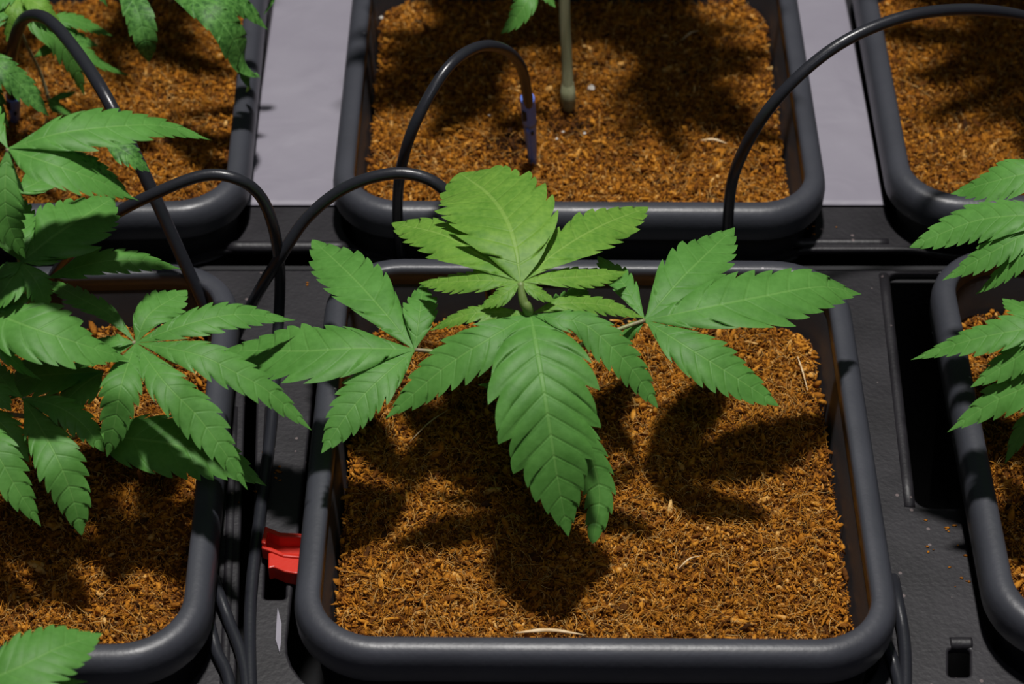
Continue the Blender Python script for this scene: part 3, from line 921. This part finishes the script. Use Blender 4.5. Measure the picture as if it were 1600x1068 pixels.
leaf(pl, pb, (36, 622, 44), [(80, 640, 16), (60, 625, 36)], [
    ([(88, 634, 48), (131, 664, 42), (163, 706, 32)], 48, dict(peak=0.5, teeth=8, cam_up=0.4)),
    ([(84, 705, 42), (112, 772, 28), (128, 836, 12)], 78, dict(peak=0.5, teeth=10, cam_up=0.5)),
    ([(10, 600, 48), (-15, 560, 46)], 40, dict(teeth=6)),
], seed=18)
leaf(pl, pb, (-50, 640, 42), [(40, 650, 20)], [
    ([(-10, 700, 42), (26, 762, 30), (64, 822, 14)], 70, dict(peak=0.45, teeth=9, cam_up=0.5)),
    ([(-15, 610, 52), (18, 642, 46)], 36, dict(teeth=6)),
    ([(0, 660, 38), (46, 722, 24)], 50, dict(teeth=7, cam_up=0.5)),
], seed=19)
leaf(pl, pb, (140, 672, 22), [(100, 690, 0)], [
    ([(200, 684, 26), (270, 694, 26), (345, 716, 20), (417, 759, 8)], 98, dict(peak=0.42, teeth=11, cam_up=0.3)),
], seed=20)
leaf(pl, pb, (160, 580, 34), [(100, 660, 10)], [
    ([(125, 605, 34), (88, 640, 26)], 62, dict(teeth=7)),
    ([(40, 590, 38), (0, 620, 26)], 66, dict(teeth=7)),
], seed=21)
leaf(pl, pb, (-60, 1075, 40), [(-60, 880, 40), (-90, 960, 44)], [
    ([(20, 1046, 46), (90, 1012, 46), (160, 989, 38)], 108, dict(peak=0.45, teeth=10, cam_up=0.3)),
    ([(20, 1074, 40), (80, 1066, 36), (138, 1064, 30)], 34, dict(teeth=8)),
], seed=22)

# ---- plant of the upper left pot
pl, pb = plant_root(-40, 150, 'drooping plant in the upper left pot with mottled dark green leaves')
stem_obj('stem', pl, pb, [pb, W(-40, 60, 10), W(-30, -60, 70), W(0, -260, 150)], [0.0034, 0.003, 0.002], M_STALK)
stem_obj('stalk', pl, pb, [W(78, 160, -30), W(62, 112, -8), W(37, 60, 22), W(20, 10, 45)], [0.0011, 0.0009, 0.0008], M_STALK, 7)
leaf(pl, pb, (175, -50, 60), [(60, -80, 66)], [
    ([(212, 10, 56), (226, 60, 44), (233, 97, 28)], 46, dict(peak=0.55, teeth=9, mat=M_OLD, cam_up=0.6, roll=10, tooth=0.5)),
    ([(150, -30, 62), (160, -5, 56), (168, 11, 50)], 20, dict(teeth=5)),
], seed=31, mat=M_OLD)
leaf(pl, pb, (230, -40, 66), [(120, -80, 70)], [
    ([(310, 5, 70), (352, 42, 62), (380, 90, 42), (391, 120, 22), (384, 144, 8)], 50, dict(peak=0.55, teeth=12, mat=M_OLD, cam_up=0.8, fold=0.02, tooth=0.4)),
    ([(330, -8, 66), (380, 10, 56), (418, 46, 40)], 48, dict(teeth=8, mat=M_OLD, cam_up=0.6, tooth=0.5)),
    ([(360, -40, 60), (424, -10, 46), (412, 24, 34)], 18, dict(teeth=6, mat=M_OLD)),
], seed=32, mat=M_OLD)
leaf(pl, pb, (30, -12, 60), [(0, -20, 62)], [
    ([(20, 22, 56), (10, 66, 42)], 30, dict(mat=M_YOUNG, teeth=6, cam_up=0.5)),
    ([(64, 10, 58), (98, 40, 46)], 38, dict(mat=M_YOUNG, teeth=7)),
    ([(60, 40, 50), (92, 66, 40), (118, 108, 22), (132, 150, 4)], 32, dict(teeth=9, cam_up=0.5)),
    ([(0, 0, 60), (-20, 20, 56)], 30, dict()),
], seed=33)
leaf(pl, pb, (60, 40, 36), [(40, 20, 36)], [
    ([(100, 30, 36), (136, 38, 30), (176, 56, 20)], 24, dict(teeth=8)),
    ([(110, 54, 30), (154, 72, 20)], 30, dict(teeth=6, mat=M_OLD)),
    ([(130, 82, 24), (165, 102, 14), (202, 118, 2)], 26, dict(teeth=8)),
    ([(82, 60, 32), (100, 58, 28), (52, 90, 20)], 22, dict(teeth=6)),
], seed=34)
leaf(pl, pb, (-40, 70, 50), [(-40, 90, 30)], [
    ([(0, 104, 48), (35, 135, 38), (77, 182, 22)], 48, dict(teeth=8, mat=M_OLD, cam_up=0.4)),
    ([(-10, 150, 30), (14, 200, 12)], 36, dict(teeth=6, mat=M_OLD)),
    ([(0, 20, 56), (24, 8, 50)], 30, dict(teeth=6)),
], seed=35, mat=M_OLD)
leaf(pl, pb, (76, 155, -8), [(74, 150, -14)], [
    ([(96, 150, -8), (118, 142, -12)], 12, dict(teeth=5)),
    ([(92, 164, -10), (112, 174, -18)], 22, dict(teeth=5)),
], seed=36)

crown(pl, pb, W(0, -260, 150), 4, 0.085, 63, arc=(100, 215))
crown(pl, pb, W(70, -405, 150), 7, 0.085, 64, arc=(-40, 215))
stem_obj('stem', pl, pb, [W(-30, -60, 70), W(20, -250, 120), W(70, -405, 150)], [0.002, 0.0016], M_STALK)

# ---- plant of the right pot
pl, pb = plant_root(1730, 680, 'light green plant in the lower right pot reaching in from the edge')
stem_obj('stem', pl, pb, [pb, W(1730, 600, 20), W(1725, 480, 74), W(1720, 350, 110)], [0.0034, 0.003, 0.002], M_STEM)
leaf(pl, pb, (1665, 268, 92), [(1720, 380, 100)], [
    ([(1610, 270, 96), (1550, 284, 90), (1485, 303, 78)], 62, dict(peak=0.45, teeth=9)),
    ([(1650, 310, 88), (1620, 330, 82)], 40, dict()),
], seed=41)
leaf(pl, pb, (1660, 336, 90), [(1722, 400, 92)], [
    ([(1600, 336, 92), (1520, 346, 84), (1421, 386, 68)], 62, dict(peak=0.48, teeth=10)),
    ([(1600, 366, 88), (1535, 402, 78), (1472, 438, 64)], 52, dict(peak=0.45, teeth=10)),
    ([(1610, 388, 86), (1570, 424, 76), (1524, 460, 62)], 44, dict(peak=0.45, teeth=9)),
    ([(1630, 420, 82), (1600, 470, 68)], 44, dict(teeth=7)),
], seed=42)
leaf(pl, pb, (1680, 500, 70), [(1725, 520, 62)], [
    ([(1610, 484, 74), (1566, 466, 66)], 40, dict(teeth=7)),
    ([(1610, 512, 74), (1520, 530, 66), (1423, 562, 50)], 54, dict(peak=0.42, teeth=11)),
    ([(1622, 538, 72), (1570, 570, 62), (1516, 605, 50)], 62, dict(peak=0.45, teeth=8, cam_up=0.4)),
    ([(1620, 590, 62), (1550, 628, 48), (1480, 675, 32)], 80, dict(peak=0.42, teeth=9, cam_up=0.4)),
    ([(1640, 620, 54), (1600, 668, 34), (1570, 724, 14)], 56, dict(teeth=8, cam_up=0.5)),
], seed=43)

crown(pl, pb, W(1722, 360, 106), 3, 0.085, 71, arc=(-70, 50))

# ---- plants of the back row whose crowns stand above the frame
pl, pb = plant_root(889, 168, 'tall plant in the middle back pot, bare pale stem beside the blue dripper')
top = pb + np.array([-0.003, 0.004, 0.23])
stem_obj('stem', pl, pb, [pb, W(888, 160, -26), W(886, 100, -3), W(882, 0, 36), top * 0.5 + W(882, 0, 36) * 0.5 + [0, 0.002, 0], top], [0.0032, 0.0034, 0.0030, 0.0031, 0.0028, 0.002], M_STALK, 12)
stem_obj('collar', pl, pb, [W(888.5, 163, -29), W(887.5, 150, -22), W(887, 128, -14)], [0.0036, 0.0043, 0.0042, 0.0033], M_STALK, 12)
leaf(pl, pb, (836, -30, 52), [(870, -50, 56)], [
    ([(824, 0, 50), (806, 28, 42), (782, 53, 32)], 40, dict(mat=M_LEAF, teeth=6, cam_up=0.5)),
    ([(852, -10, 48), (868, 12, 42)], 20, dict(teeth=5)),
], seed=51)
crown(pl, pb, top + [0, 0.02, -0.03], 11, 0.080, 61)
crown(pl, pb, top + [0.005, 0.0, -0.06], 7, 0.080, 65, arc=(-15, 195))
pl, pb = plant_root(1640, 120, 'plant in the upper right pot standing out of view, only its shade showing')
top = pb + np.array([0, 0, 0.24])
stem_obj('stem', pl, pb, [pb, (pb + top) / 2 + [0.003, 0, 0], top], [0.0034, 0.002], M_STALK)
crown(pl, pb, top + [0, 0, -0.03], 11, 0.090, 62, arc=(-60, 240))
crown(pl, pb, top + [0, 0.0, -0.06], 9, 0.085, 66, arc=(-20, 200))

# ------------------------------------------------------------------ hoses
def hose(pts, r, label, name='drip_hose'):
    P = [W(*p) for p in pts]
    C = catmull(P, 14 * len(P))
    for _ in range(2):
        C[1:-1] = 0.25 * C[:-2] + 0.5 * C[1:-1] + 0.25 * C[2:]
    V, F = tube_np(C, r, 14)
    o = obj(name, mesh_np(name, V - C[0], F, M_HOSE), None, C[0])
    tag(o, label, 'hose', 'black drip hoses')
    return o

hose([(20, 158, -16), (17, 120, 4), (20, 75, 38), (34, 34, 62), (58, 24, 74), (86, 40, 80), (125, 88, 82), (165, 150, 80), (208, 235, 62), (245, 315, 40), (288, 410, 10), (320, 480, -14), (336, 540, -36), (342, 590, -60)], 0.0031,
     'thick black hose arching down from the upper left corner to the lower left pot')
hose([(70, 470, -32), (84, 430, 0), (118, 388, 30), (168, 342, 52), (240, 303, 68), (318, 274, 76), (372, 280, 74), (408, 308, 62), (428, 358, 44), (437, 420, 18), (436, 490, -8), (430, 570, -24), (424, 660, -29), (412, 760, -29.5), (400, 850, -29.5), (391, 950, -29.5), (392, 1068, -29.5), (400, 1130, -29.5), (402, 1240, -30), (400, 1300, -60)], 0.0027,
     'black hose arching over the white film, then running down the tray beside the red clip')
hose([(352, 560, -40), (372, 518, -26), (404, 456, 4), (440, 398, 28), (480, 340, 46), (540, 293, 62), (612, 271, 70), (670, 280, 68), (712, 316, 58), (738, 370, 44), (760, 430, 18), (775, 500, -16), (782, 530, -33)], 0.0028,
     'black hose arching behind the topmost leaf of the middle plant')
hose([(632, 425, -42), (625, 380, -22), (621, 325, 6), (627, 262, 38), (650, 190, 64), (698, 108, 82), (745, 74, 80), (786, 76, 68), (814, 104, 46), (824, 150, 20), (826, 175, 6)], 0.0027,
     'black hose looping up into the blue dripper of the middle back pot')
hose([(1141, 425, -42), (1140, 390, -24), (1138, 335, 4), (1151, 260, 42), (1205, 165, 80), (1298, 78, 104), (1400, 30, 112), (1500, 15, 108), (1598, 25, 92), (1680, 60, 60), (1720, 120, 10), (1730, 160, -30)], 0.0028,
     'long black hose arching from the middle pot across the narrow film to the upper right')
hose([(1392, 880, -46), (1400, 925, -29), (1411, 985, -29.5), (1415, 1040, -29.5), (1413, 1120, -29.5), (1408, 1250, -30), (1390, 1330, -60)], 0.0027,
     'short black hose emerging behind the front right corner of the middle pot')
hose([(1372, 975, -46), (1386, 1006, -29), (1398, 1040, -29.5), (1408, 1090, -29.5), (1425, 1240, -30), (1430, 1330, -60)], 0.0025,
     'black hose crossing under the front right corner, nearer the middle pot')
hose([(326, 880, -46), (338, 915, -29), (358, 970, -29.5), (378, 1024, -29.5), (386, 1090, -29.5), (384, 1240, -30), (380, 1300, -60)], 0.0025,
     'black hose slanting from the lower left pot towards the tray hose')
hose([(314, 935, -46), (325, 965, -29), (338, 1015, -29.5), (360, 1075, -29.5), (366, 1240, -30), (362, 1300, -60)], 0.0025,
     'black hose curving close under the corner of the lower left pot')

# ------------------------------------------------------------------ blue drippers
def dripper(p_top, p_bot, label):
    a, b = W(*p_top), W(*p_bot)
    ax = (b - a); L = np.linalg.norm(ax); ax /= L
    root = empty('dripper', b); tag(root, label, 'dripper', 'blue drippers')
    side = np.cross(ax, [0, 1, 0.0]); side /= np.linalg.norm(side); fw = np.cross(side, ax)
    C = np.array([a + ax * L * t for t in np.linspace(0, 0.42, 10)])
    V, F = tube_np(C, [0.0037, 0.0038, 0.0037, 0.0036], 16)
    obj('socket', mesh_np('socket', V - b, F, M_BLUE), root)
    # tapered half-pipe spike with a raised rib
    C2 = np.array([a + ax * L * t for t in np.linspace(0.36, 1.06, 16)])
    rad = np.linspace(0.0036, 0.0022, 16)
    ang = np.linspace(-2.5, 2.5, 18)
    V = []
    for c_, r_ in zip(C2, rad):
        for q in ang: V.append(c_ + r_ * (math.cos(q) * -fw + math.sin(q) * side))
    for c_, r_ in zip(C2, rad):
        for q in ang: V.append(c_ + (r_ - 0.0009) * (math.cos(q) * -fw + math.sin(q) * side))
    V = np.array(V); n, m = 16, 18; F = []
    for i in range(n - 1):
        for j in range(m - 1):
            k = i * m + j; F.append([k, k + 1, k + m + 1, k + m]); k2 = k + n * m; F.append([k2, k2 + m, k2 + m + 1, k2 + 1])
        for j in (0, m - 1):
            k = i * m + j; F.append([k, k + m, k + m + n * m, k + n * m])
    obj('spike', mesh_np('spike', V - b, [np.array(F)], M_BLUE), root)
    R = np.array([a + ax * L * t + (side * -0.0012 + -fw * (0.0036 - 0.0012 * t)) for t in np.linspace(0.42, 0.98, 8)])
    V, F = tube_np(R, [0.0009, 0.0007], 8)
    obj('rib', mesh_np('rib', V - b, F, M_BLUE), root)
    s0 = a + ax * L * 0.22; 
    for dt, sx, w_, h_ in ((0.22, -0.0021, 0.0011, 0.0035), (0.50, 0.0012, 0.0007, 0.0012)):
        c_ = a + ax * L * dt + side * sx
        cen = c_ + -fw * 0.0030
        Vb, Fb = box_np(-w_, w_, -0.0006, 0.0006, -h_, h_)
        Vw = cen + Vb[:, :1] * side + Vb[:, 1:2] * fw + Vb[:, 2:] * ax
        obj('slot', mesh_np('slot', Vw - b, Fb, M_BENCH, False), root)['label'] = 'dark slot'
dripper((824, 152, 17), (832, 248, -31), 'blue plastic dripper spike stuck in the coir of the middle back pot')
dripper((20, 150, -12), (24, 188, -33), 'blue dripper half hidden under the leaves at the left edge')

# ------------------------------------------------------------------ red valve clip
def red_clip():
    b = W(442, 900, -33)
    root = empty('valve_clip', b); tag(root, 'bright red plastic clip on the tray against the middle pot', 'clip')
    def prism(poly_px, z0, z1, nm):
        lo = [at(x, y, z0) for x, y in poly_px]; 
        n = len(lo)
        V = np.array(lo + [p + [0, 0, z1 - z0] for p in lo]) - b
        bmv = bpy.data.meshes.new(nm)
        F = [list(range(n))[::-1], list(range(n, 2 * n))] + [[i, (i + 1) % n, n + (i + 1) % n, n + i] for i in range(n)]
        bmv.from_pydata([tuple(v) for v in V], [], F); bmv.materials.append(M_RED)
        o = obj(nm, bmv, root); bevel(o, 0.0006, 2); return o
    prism([(410, 866), (416, 840), (440, 850), (474, 852), (474, 858), (438, 857), (420, 850), (417, 868)], -0.030, -0.022, 'lever_wall')
    prism([(411, 868), (418, 845), (440, 853), (476, 855), (476, 884), (446, 880), (428, 872)], -0.031, -0.0285, 'lever')
    prism([(411, 868), (428, 872), (446, 880), (476, 884), (476, 888), (444, 885), (424, 877), (410, 872)], -0.031, -0.024, 'lever_wall')
    P = [(421, 882), (432, 882), (476, 884), (476, 914), (462, 914), (446, 911), (430, 904), (421, 906)]
    prism(P, -0.033, -0.025, 'body')
red_clip()
# chalky flake stuck to the tray
fl = [W(434, 950, -32.4), W(440, 975, -32.4), W(439, 1005, -32.4), W(437, 1020, -32.4), W(431, 1000, -32.4), W(432, 975, -32.4)]
c0 = fl[0]
me = bpy.data.meshes.new('residue_flake')
n = len(fl)
me.from_pydata([tuple(p - c0) for p in fl] + [tuple(p - c0 + [0, 0, 0.0005]) for p in fl], [], [list(range(n))[::-1], list(range(n, 2 * n))] + [[i, (i + 1) % n, n + (i + 1) % n, n + i] for i in range(n)])
me.materials.append(M_FILM)
tag(obj('residue_flake', me, None, c0), 'whitish dried flake on the tray below the red clip', 'flake')
